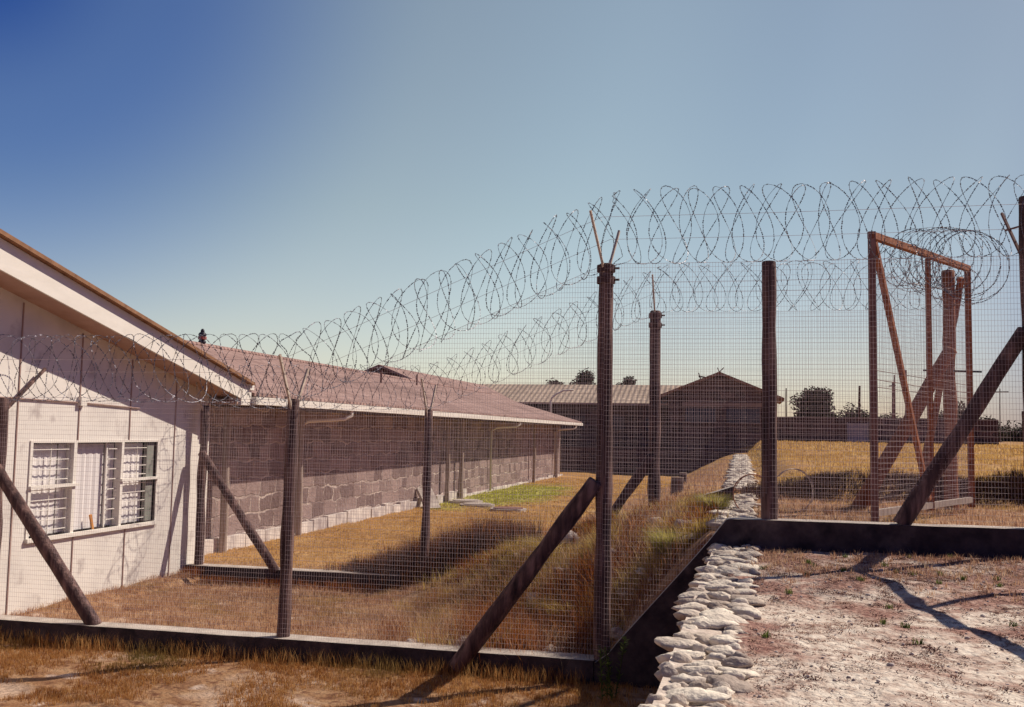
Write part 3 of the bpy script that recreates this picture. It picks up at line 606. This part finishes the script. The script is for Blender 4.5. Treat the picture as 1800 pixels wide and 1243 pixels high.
# gable building
gb = empty('gabled_building', (-1.1, 60, 1.7), 'distant brown stone building with a broad gable facing the fences, left of the third post', 'building')
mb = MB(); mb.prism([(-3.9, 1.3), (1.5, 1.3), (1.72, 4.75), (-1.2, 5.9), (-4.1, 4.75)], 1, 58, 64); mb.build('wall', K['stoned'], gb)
mb = MB(); mb.prism([(-4.75, 4.66), (-1.2, 6.08), (2.35, 4.62), (2.35, 4.48), (-1.2, 5.93), (-4.75, 4.52)], 1, 57.3, 64.4); mb.build('roof', K['roofedge'], gb)
mb = MB(); mb.box(-3.3, 1.2, 57.9, 58, 4.12, 4.35); mb.build('lintel', K['fscia'], gb)
for x0_, x1_ in ((-3.2, -1.3), (-.9, 1.1)):
    f = MB(); f.box(x0_, x1_, 57.94, 58, 3.1, 4.08); fo = f.build('window', K['wood'], gb)
    p_ = MB(); p_.box(x0_+.08, x1_-.08, 57.92, 57.94, 3.18, 4.0); p_.build('pane', K['darkglass'], fo)
mb = MB(); mb.beam((-1.2, 57.3, 6.05), (-1.3, 57.3, 6.3), .05); mb.beam((-1.2, 57.3, 6.05), (-.95, 57.3, 6.3), .05); mb.build('finial', K['wood'], gb)
mb = MB(); mb.beam((-2.25, 57.3, 5.65), (-2.35, 57.3, 6.0), .06); mb.beam((-2.35, 57.3, 5.8), (-2.0, 57.3, 5.75), .08); mb.build('finial', K['wood'], gb)
# low stone terrace wall and right wall
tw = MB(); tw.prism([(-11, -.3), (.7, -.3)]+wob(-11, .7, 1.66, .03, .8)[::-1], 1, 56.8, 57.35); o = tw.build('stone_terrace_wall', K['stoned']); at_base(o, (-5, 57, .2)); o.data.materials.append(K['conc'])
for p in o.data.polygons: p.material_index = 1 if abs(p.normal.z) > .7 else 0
tag(o, 'dark low stone wall across the far end of the lawn below the gabled building', 'stone wall')
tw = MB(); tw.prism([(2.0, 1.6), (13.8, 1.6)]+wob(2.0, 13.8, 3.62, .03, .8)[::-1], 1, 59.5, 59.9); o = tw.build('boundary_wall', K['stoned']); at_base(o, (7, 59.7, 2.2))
tag(o, 'dark stone boundary wall along the far edge of the field, right of the gabled building', 'stone wall')
tw = MB(); tw.box(5.9, 6.95, 59.38, 59.48, 2.15, 3.3); tw.box(5.85, 5.9, 59.36, 59.5, 2.1, 3.35); tw.box(6.95, 7.0, 59.36, 59.5, 2.1, 3.35); o = tw.build('sheet_gate', K['panel']); at_base(o, (6.4, 59.4, 2.2))
tag(o, 'pale bluish sheet gate in the far stone wall', 'gate')
# swan neck pipe in front of the cross building
mb = MB(); mb.tube([(-10.9, 57.8, 1.6), (-10.95, 57.8, 4.25), (-10.9, 57.8, 4.5), (-10.6, 57.8, 4.75), (-10.2, 57.8, 4.95), (-9.6, 57.8, 5.0)], .05, 8); o = mb.build('swan_neck_lamp', K['trim'], smooth=True)
at_base(o, (-10.9, 57.8, 1.65)); tag(o, 'pale swan neck pole rising in front of the buff cross roof', 'lamp pole')

# ------------------------------------------------------------------ retaining wall with cap stones
def edge_x(y): return -.42+.14*(y-4.9)/5.1 if y < 10.05 else .0
rw = empty('stone_retaining_wall', (-.3, 7, 0), 'retaining wall capped with pale rounded stones beside the sandy terrace', 'stone wall')
mb = MB()
prev = None; ys = list(np.linspace(-2, 10.0, 40)); vs_ = []
for y_ in ys:
    x_ = edge_x(y_)+.03; zt = ground(.2, y_, False)+.016
    vs_ += [(x_-.10, y_, -.3), (x_, y_, zt), (x_+.40, y_, zt-.045), (x_+.45, y_, -.3)]
fs_ = []
for i in range(len(ys)-1):
    for k in range(3): fs_.append((i*4+k, i*4+k+1, i*4+k+5, i*4+k+4))
fs_ += [(0, 3, 2, 1), tuple((len(ys)-1)*4+k for k in (0, 1, 2, 3))]
mb.add(vs_, fs_); mb.build('wall_core', K['mortar'], rw)
def capstones(x_of, y0, y1, ztop, wdt, seed, big=1.0):
    r_ = random.Random(seed); mb = MB(); placed = []
    tries = int((y1-y0)*260)
    for _ in range(tries):
        y_ = r_.uniform(y0, y1); u = r_.uniform(.03, wdt); a = r_.uniform(.045, .15)*big; b = a*r_.uniform(.5, .85)
        if any(((y_-py)/(b+pb))**2+((u-pu)/(a+pa))**2 < .62 for py, pu, pa, pb in placed): continue
        placed.append((y_, u, a, b)); z_ = ztop(y_)
        q = Matrix.Rotation(r_.uniform(-.35, .35), 3, 'Z')@Matrix.Rotation(r_.uniform(-.18, .18), 3, 'X')@Matrix.Rotation(r_.uniform(-.12, .12), 3, 'Y')
        mb.blob((x_of(y_)+u, y_, z_+r_.uniform(-.022, .004)), (a, b, r_.uniform(.022, .042)*big**.5), r_.uniform(0, 90), q, 14, 9, .22)
    return mb
capstones(edge_x, 2.2, 9.98, lambda y: ground(.2, y, False)+.012, .40, 4).build('cap_stones', K['cap'], rw, True)
rw2 = empty('stone_edging_wall', (0, 20, 1.4), 'line of pale stones running back along the top of the bank behind the third post', 'stone wall')
capstones(lambda y: -.28, 10.5, 15.6, lambda y: ground(-.1, y, False)+.03, .42, 8, 1.1).build('cap_stones', K['cap'], rw2, True)
capstones(lambda y: -.25, 16.9, 48, lambda y: 1.60, .45, 9, 1.35).build('cap_stones', K['cap'], rw2, True)

# ------------------------------------------------------------------ loose rocks on the bank
rockm = []
for i in range(5):
    mb = MB(); mb.blob((0, 0, 0), (1, .75, .6), i*5+1, None, 10, 7, .3); o = mb.build('rock', K['rock'], None, True); rockm.append(o.data); bpy.data.objects.remove(o)
spots = []
r2 = random.Random(21)
for i in range(96):
    y_ = r2.uniform(10.32, 11.6) if i < 56 else r2.uniform(11.5, 13) if i < 80 else r2.uniform(12.6, 14.3); lim = -3.6 if i % 6 else -2.9
    x_ = r2.uniform(lim, -.5); s_ = r2.uniform(.045, .10)*(1.9 if i % 6 == 0 and i > 12 else 1)
    o = bpy.data.objects.new('rock', r2.choice(rockm)); S.collection.objects.link(o)
    o.location = (x_, y_, ground(x_, y_)+s_*.5); o.scale = (s_*r2.uniform(.8, 1.4), s_, s_*r2.uniform(.7, 1.1)); o.rotation_euler = (r2.uniform(-.3, .3), r2.uniform(-.3, .3), r2.uniform(0, 6))
    tag(o, 'grey loose stone lying in the dry grass of the bank behind the nearest fence', 'rock', 'loose stones on the rubble bank')

# ------------------------------------------------------------------ grass
def blades(name, N, region, h, wd_, label, m, seed=1, lean=.5, clump=0, density=None, kind='stuff', flat=False, zoff=0, obj=None, hf=None):
    g = np.random.default_rng(seed); pts = []
    x0, x1, y0, y1 = region
    while len(pts) < N:
        if clump:
            cx, cy = g.uniform(x0, x1), g.uniform(y0, y1)
            if density and g.random() > density(cx, cy): continue
            for _ in range(clump): pts.append((cx+g.normal()*h[1]*.28, cy+g.normal()*h[1]*.28))
        else:
            cx, cy = g.uniform(x0, x1), g.uniform(y0, y1)
            if density and g.random() > density(cx, cy): continue
            pts.append((cx, cy))
    pts = pts[:N]; P = np.array([(a, b, ground(a, b)+zoff) for a, b in pts])
    H = g.uniform(h[0], h[1], N)
    if hf: H *= np.array([hf(a, b) for a, b in pts])
    an = g.uniform(0, 2*math.pi, N); ta = g.uniform(0, 2*math.pi, N); le = g.uniform(.1, 1, N)*lean*H
    W = g.uniform(.6, 1, N)*wd_
    dx = np.stack([np.cos(an)*W/2, np.sin(an)*W/2, 0*W], 1); ld = np.stack([np.cos(ta)*le, np.sin(ta)*le, 0*H], 1); hz = np.stack([0*H, 0*H, H*(.12 if flat else 1)], 1)
    V = np.empty((N, 5, 3)); V[:, 0] = P-dx; V[:, 1] = P+dx; V[:, 2] = P-dx*.7+ld*.35+hz*.55; V[:, 3] = P+dx*.7+ld*.35+hz*.55; V[:, 4] = P+ld+hz*.97
    V[:, :2, 2] -= .01
    me = bpy.data.meshes.new(name); me.vertices.add(N*5); me.vertices.foreach_set('co', V.ravel())
    b = np.arange(N)[:, None]*5; q = np.concatenate([b+[[0, 1, 3, 2]]], 1); t = b+[[2, 3, 4]]
    loops = np.concatenate([q, t], 1).ravel(); me.loops.add(len(loops)); me.loops.foreach_set('vertex_index', loops)
    me.polygons.add(N*2); st_ = (np.arange(N)[:, None]*7+[[0, 4]]).ravel(); me.polygons.foreach_set('loop_start', st_)
    me.update(calc_edges=True); me.validate(); me.materials.append(m)
    o = bpy.data.objects.new(name, me); S.collection.objects.link(o)
    if kind: tag(o, label, 'grass', kind=kind)
    return o
def nz(x, y, sc, sd): return noise.noise(Vector((x*sc, y*sc, sd)))*.5+.5
blades('front_grass', 56000, (-9.5, -.75, 7.0, 10.0), (.02, .062), .006, 'short rusty brown dry grass in front of the nearest low kerb', K['dry'], 1, .7, 6,
       lambda x, y: sstep(.40, .58, .75*nz(x, y, 1.3, 3)+.25*nz(x, y*2, 5, 33)+.10*(y-8.7)) * (1 if x < -1.0 else .4))
blades('front_grass', 3000, (-8.5, -1.5, 9.82, 10.0), (.08, .2), .006, 'taller tufts standing against the face of the low kerb', K['dry'], 2, .5, 8)
blades('strip_grass', 42000, (-8.6, -2.2, 10.3, 14.38), (.03, .10), .007, 'pinkish dry grass in the strip between the two fences', K['pinkdry'], 3, .8, 6,
       lambda x, y: .25+.75*nz(x, y, 1.3, 9))
blades('kerb_scrub', 3500, (-8.5, -4.6, 14.15, 14.36), (.05, .16), .009, 'rusty scrub along the foot of the second kerb', K['shrub'], 14, .6, 7)
blades('bank_grass', 40000, (-4.4, -.35, 10.3, 14.7), (.05, .26), .008, 'yellow and olive grass tufts over the stony bank', K['olive'], 4, .75, 16,
       lambda x, y: sstep(.46, .58, nz(x, y, 1.3, 17))*sstep(-4.4, -3.2, x+ .5*(y-12))*(0 if abs(y-14.45) < .4 and x > -2.5 else 1), hf=lambda x, y: .35+1.3*nz(x, y, 2.2, 51))
blades('bank_stalks', 9000, (-4.1, -.7, 10.25, 13.2), (.12, .42), .0045, 'long dry stalks leaning over the stones of the bank', K['pinkdry'], 5, 1.2, 5)
blades('bank_weeds', 7000, (-3.0, -1.5, 10.35, 12.0), (.2, .5), .006, 'tall tangled rusty dead weeds just behind the nearest kerb, left of the tallest post', K['shrub'], 61, .9, 22,
       lambda x, y: sstep(.42, .52, nz(x, y, 1.8, 91)))
blades('bank_brown', 13000, (-3.9, -.4, 10.6, 14.3), (.07, .30), .009, 'dark rusty undergrowth between the bank stones', K['shrub'], 6, .8, 12,
       lambda x, y: sstep(.54, .60, nz(x, y, 1.25, 30)))
def scr(x, y):
    return (1 if 14.62 < y < 14.8+.35*sstep(-6.2, -4.4, x)+.3*nz(x, y, 2.3, 44)*sstep(-5.5, -4, x) else 0)*sstep(-6.4, -5.6, x)
blades('dark_scrub', 15000, (-6.3, -3.3, 14.6, 15.6), (.18, .62), .009, 'dark red brown scrub at the foot of the second fence', K['darkshrub'], 7, .5, 12, scr,
       hf=lambda x, y: (.30+.75*sstep(-6.2, -4.6, x))*(.35+1.1*nz(x, y, 3.5, 77)))
blades('rusty_scrub', 6000, (-6.3, -3.3, 14.6, 15.7), (.18, .66), .008, 'rust coloured dead stalks standing out of the dark scrub', K['shrub'], 71, .6, 6, scr,
       hf=lambda x, y: (.32+.75*sstep(-6.2, -4.6, x))*(.45+1.0*nz(x, y, 3.5, 77)))
blades('lawn_grass', 60000, (-9.0, -2.4, 14.7, 26), (.02, .05), .012, 'short orange tan grass of the lawn behind the second fence', K['lawnb'], 8, .8, 4)
blades('lawn_grass', 40000, (-9.1, -2.4, 26, 48), (.025, .06), .022, 'short grass at the far end of the lawn, green in one patch', K['lawnb'], 9, .8, 4)
blades('far_bank_grass', 20000, (-5, -.3, 14.8, 40), (.03, .14), .014, 'pinkish grass on the bank beyond the second fence', K['pinkdry'], 10, .8, 8,
       lambda x, y: sstep(-4.5, -3, x))
blades('ditch_scrub', 34000, (.1, 8.5, 15.2, 16.6), (.07, .26), .012, 'dark scrub band along the near edge of the field', K['darkshrub'], 11, .5, 12,
       lambda x, y: .35+.65*sstep(.35, .6, nz(x, y, 1.2, 41)), hf=lambda x, y: .2+1.7*max(0, nz(x, y, 1.6, 60)-.25))
blades('field_fringe', 12000, (.1, 9, 16.2, 17.6), (.03, .12), .012, 'orange grass fringe hanging over the dark scrub band', K['lawnb'], 12, .8, 8)
blades('field_grass', 22000, (.3, 26, 36, 58), (.05, .14), .035, 'coarse tan grass of the far side of the field', K['lawnb'], 23, .9, 3)
blades('field_grass', 40000, (.3, 14, 17.2, 36), (.03, .09), .018, 'tan grass of the open field', K['lawnb'], 13, .8, 4, lambda x, y: sstep(.3, .6, nz(x, y*.5, .7, 19)))
blades('yard_grass', 20000, (.2, 5.5, 10.3, 15.4), (.02, .10), .008, 'pinkish dry grass around the open gate', K['pinkdry'], 15, .8, 7, lambda x, y: .3+.7*nz(x, y, 1.5, 70))
blades('terrace_litter', 105000, (.02, 4.6, 4.0, 9.98), (.010, .055), .008, 'red brown plant litter scattered over the pale sand of the terrace', K['litter'], 16, 1.6, 7,
       lambda x, y: (.22+.8*sstep(.44, .62, .6*nz(x, y, 1.9, 88)+.4*nz(x*.6, y, 6, 12)+.035*(y-6.5))), flat=True)
blades('terrace_grass', 9000, (0, 4.6, 7.6, 9.95), (.015, .06), .006, 'thin dry grass on the terrace below the dark kerb', K['pinkdry'], 17, .8, 8, lambda x, y: sstep(7.4, 9.6, y)*nz(x, y, 2, 5))
blades('terrace_weeds', 1100, (.1, 3.8, 6.0, 9.9), (.02, .05), .009, 'small green weeds dotted over the terrace', K['weed'], 18, .9, 22)

g_ = random.Random(77); mb = MB()
for _ in range(1500):
    x_, y_ = g_.uniform(.05, 4.4), 4.2+5.7*g_.random()**.8; s_ = g_.uniform(.004, .012)*(1.8 if g_.random() < .03 else 1)
    mb.blob((x_, y_, ground(x_, y_)+s_*.2), (s_, s_*g_.uniform(.6, 1), s_*.6), g_.uniform(0, 50), None, 6, 4, .25)
tag(mb.build('gravel', K['rock'], None, True), 'fine grey gravel scattered over the pale sand of the terrace', 'gravel', kind='stuff')
def tuft(x, y, n, h, m, name, label, cat, wd_=.008, spread=None, seed=1, group=None, z0=None):
    g = random.Random(seed); mb = MB(); sp = spread or h*.35; zz = ground(x, y) if z0 is None else z0
    for _ in range(n):
        a = g.uniform(0, 6.28); r_ = sp*math.sqrt(g.random())*.5; b = Vector((x+r_*math.cos(a), y+r_*math.sin(a), zz-.02)); H = h*g.uniform(.5, 1)
        o = Vector((math.cos(a), math.sin(a), 0))*g.uniform(.15, 1)*sp; s = Vector((-math.sin(a), math.cos(a), 0))*wd_/2
        mid = b+o*.4+Z*H*.65; tip = b+o*1.1+Z*H
        mb.add([b-s, b+s, mid-s*.8, mid+s*.8, tip], [(0, 1, 3, 2), (2, 3, 4)])
    o = mb.build(name, m); at_base(o, (x, y, zz)); return tag(o, label, cat, group)
tuft(-.33, 12.7, 900, .30, K['lime'], 'grass_clump', 'bright yellow green grass clump on the pale stones at the top of the bank', 'grass clump', spread=.26, seed=1)
tuft(-.75, 11.0, 700, .32, K['lime'], 'grass_clump', 'yellow green grass clump on the bank close to the ramped kerb', 'grass clump', spread=.3, seed=2)
tuft(-1.95, 11.6, 800, .26, K['olive'], 'grass_clump', 'olive grass clump on the bank left of the tallest post', 'grass clump', spread=.45, seed=3)
tuft(-2.5, 13.4, 800, .26, K['olive'], 'grass_clump', 'broad olive grass clump on the bank before the second fence ramp', 'grass clump', spread=.5, seed=4)
# green weed in the pit
mb = MB(); g = random.Random(3)
for st_ in range(4):
    bx, by = -1.22+g.uniform(-.05, .08), 9.25+g.uniform(-.2, .25); tp = Vector((bx+g.uniform(-.1, .1), by+g.uniform(-.05, .05), g.uniform(.35, .6)))
    pts = [Vector((bx, by, -.02)).lerp(tp, t/6) for t in range(7)]; mb.tube(pts, .005, 4)
    for k in range(60):
        p = pts[0].lerp(tp, g.uniform(.1, 1)); a = g.uniform(0, 6.28); d = Vector((math.cos(a), math.sin(a), g.uniform(.1, .9)))*.055; s = d.cross(Z).normalized()*.009
        mb.add([p, p+d*.5-s, p+d, p+d*.5+s], [(0, 1, 2, 3)])
o = mb.build('weed_plant', K['weed']); at_base(o, (-1.2, 9.3, 0)); tag(o, 'slender green weed at the foot of the tallest post', 'weed')

# ------------------------------------------------------------------ small things
def stump(x, y, r, h, label, sd_):
    z = ground(x, y); o = pole((x, y, z-.1), (x+.02, y, z+h), r*1.05, r, sd_, 12, .05).build('tree_stump', K['wood'], None, True)
    t_ = empty('wooden_stump', (x, y, z), label, 'stump'); o.location = -Vector((x, y, z)); o.parent = t_; o.name = 'stump_body'
    mb = MB(); mb.tube([(x+.02, y, z+h+.008), (x+.02, y, z+h+.03)], r*.98, 12); mb.build('cut_top', K['pale_wood'], t_)
stump(-1.16, 18.6, .115, .34, 'short grey stump with a pale cut top, nearest of the two on the bank', 3)
stump(-1.55, 27.5, .11, .42, 'darker stump farther up the bank near the low stone wall', 5)
for i, (x_, y_, lb_, m_) in enumerate(((-8.35, 30.2, 'pale manhole cover lying in the lawn nearest the stone building', 'conc'), (-7.6, 28.7, 'middle pale manhole cover set in the lawn', 'conc'), (-6.4, 27.6, 'darker rimmed manhole cover at the right on the lawn', 'rust_dark'))):
    z = ground(x_, y_)+.02; t_ = empty('manhole_cover', (x_, y_, z), lb_, 'manhole cover', 'manhole covers in the lawn')
    mb = MB(); mb.tube([(x_, y_, z-.05), (x_, y_, z+.05)], .52, 20); mb.build('cover_rim', K['conc'], t_)
    mb = MB(); mb.tube([(x_, y_, z+.05), (x_, y_, z+.075)], .42, 20); mb.build('cover_lid', K[m_], t_)
z = ground(-8.75, 27.6); t_ = empty('leaning_slab', (-8.75, 27.6, z), 'grey concrete slab leaning beside a veranda post', 'slab')
mb = MB(); mb.beam((-8.95, 27.7, z+.55), (-8.55, 27.4, z), .5, .09); mb.build('slab_body', K['conc'], t_)
# wire hoops
for i, (x_, y_, rr, lab) in enumerate(((.62, 12.9, .27, 'loose wire hoop standing in the dry grass just right of the third post'), (.12, 12.6, .24, 'rusty wire hoop lying on the pale stones just left of the third post'))):
    z = ground(x_, y_); mb = MB(); pts = [Vector((x_+rr*math.cos(a)*.9, y_+rr*.3*math.cos(a*1.0)+.05*math.sin(2*a), z+rr*(1+math.sin(a)))) for a in np.linspace(-1.2, 3.6 if i == 0 else 4.3, 26)]
    mb.tube(pts, .007 if i else .006, 5); mb.tube([p*1.0+Vector((.02, .05, 0)) for p in pts[3:20]], .005, 5)
    o = mb.build('wire_hoop', K['arm' if i == 0 else 'rust']); at_base(o, (x_, y_, z)); tag(o, lab, 'wire hoop')

# ------------------------------------------------------------------ trees, poles far off
def tree(x, y, zb, h, wdt, label, seed, lobes=9, leaf=.14, n=2600, trunk=.35, lean=0):
    g = random.Random(seed); t_ = empty('tree', (x, y, zb), label, 'tree')
    mb = MB(); top = Vector((x+lean, y, zb+h*.6)); mb.tube([(x, y, zb-.2), (x+lean*.3, y, zb+h*trunk*.6), tuple(top)], [.16*h/4, .11*h/4, .04], 8)
    cs = []
    for i in range(lobes):
        a = g.uniform(0, 6.28); r_ = wdt*.5*math.sqrt(g.random())*.75; c = Vector((x+lean+r_*math.cos(a), y+r_*math.sin(a)*.8, zb+h*g.uniform(trunk+.08, .88)-abs(r_)*.25)); cs.append((c, g.uniform(.16, .30)*wdt))
        mb.tube([(x+lean*.3, y, zb+h*trunk*.6), tuple(Vector((x+lean*.5, y, zb+h*trunk)).lerp(c, .5)), tuple(c)], [.06*h/4, .04*h/4, .02], 5)
    mb.build('trunk', K['bark'], t_)
    lf = MB()
    for _ in range(n):
        c, r_ = g.choice(cs); d = Vector((g.gauss(0, 1), g.gauss(0, 1), g.gauss(0, .75))).normalized()*r_*g.uniform(.35, 1.12)
        p = c+d; u = Vector((g.uniform(-1, 1), g.uniform(-1, 1), g.uniform(-.6, .6))).normalized()*leaf*g.uniform(.5, 1.2); v = u.cross(Vector((g.uniform(-1, 1), g.uniform(-1, 1), g.uniform(-1, 1)))).normalized()*leaf*.45
        lf.add([p-u, p+v, p+u, p-v], [(0, 1, 2, 3)])
    lf.build('crown', K['leaf'], t_); return t_
tree(5.45, 84, 2.3, 4.45, 3.3, 'dark rounded tree standing alone behind the far stone wall', 1, 15, .16, 6500, .3, .2)
tree(-15.3, 84, 2.3, 5.75, 2.2, 'left of three small dark tree tops over the buff roof', 2, 8)
tree(-12.9, 84, 2.3, 5.9, 3.1, 'widest and middle of three dark tree tops over the buff roof', 3, 10, n=3600)
tree(-9.6, 84, 2.3, 5.55, 1.9, 'right hand small dark tree top over the buff roof, between two fence posts', 4, 7, n=2000)
tree(8.6, 84, 2.2, 2.7, 3.2, 'low dark bushy tree behind the far wall, left of the gate frame', 5, 8, trunk=.15)
tree(10.9, 84, 2.2, 2.3, 4.0, 'low wide bush behind the far wall seen through the gate frame', 6, 9, trunk=.1, n=3200)
tree(14.6, 76, 2.2, 3.0, 4.2, 'dark bush behind the thick gate post', 7, 10, trunk=.1, n=3600)
tree(18.2, 84, 2.2, 2.0, 3.6, 'low dark bush beyond the field, right of the gate frame', 8, 9, trunk=.08, n=3000)
tree(21.3, 90, 2.2, 1.5, 4.6, 'low spreading bush beyond the field near the right edge', 9, 9, trunk=.05, n=3000)
tree(24.3, 95, 2.2, 1.0, 4.5, 'lowest bush on the far horizon at the right edge', 10, 8, trunk=.05, n=2600)
def far_pole(x, y, ztop, r_, label, arm=0, m='bark'):
    z = ground(x, y, False); t_ = empty('utility_pole', (x, y, z), label, 'pole', 'far poles beyond the field')
    pole((x, y, z-.3), (x+.03, y, ztop), r_*1.1, r_*.8, x).build('pole_shaft', K[m], t_, True)
    if arm: mb = MB(); mb.beam((x-arm, y, ztop-.25), (x+arm, y, ztop-.22), .06, .08); mb.build('cross_arm', K[m], t_)
far_pole(2.95, 70, 5.75, .05, 'thin bare pole just left of the lone dark tree')
far_pole(7.25, 66, 5.75, .085, 'thick plain pole between the lone tree and the gate frame')
far_pole(6.3, 90, 5.55, .05, 'small pole with a short cross arm right of the lone tree', .22)
far_pole(8.75, 62, 6.2, .05, 'slim pole just inside the left side of the gate frame', 0, 'rust_dark')
far_pole(9.5, 68, 6.1, .07, 'pole with a small cross arm seen through the gate frame', .2, 'rust_dark')
far_pole(10.6, 70, 7.0, .08, 'taller pole seen through the gate frame', 0, 'rust_dark')
far_pole(18.2, 78, 6.2, .04, 'thin mast beyond the field, right of the gate frame', .6)
far_pole(20.7, 82, 4.7, .1, 'short thick fence post on the far horizon')
far_pole(23.9, 86, 5.4, .035, 'faint thin mast near the right edge of the horizon')
t_ = empty('leaning_prop', (17.3, 78, 2.3), 'diagonal prop leaning on the far horizon beside the foreground brace', 'prop')
pole((18.3, 78, 2.3), (16.2, 78, 4.1), .09, .08, 4).build('prop_shaft', K['bark'], t_, True)
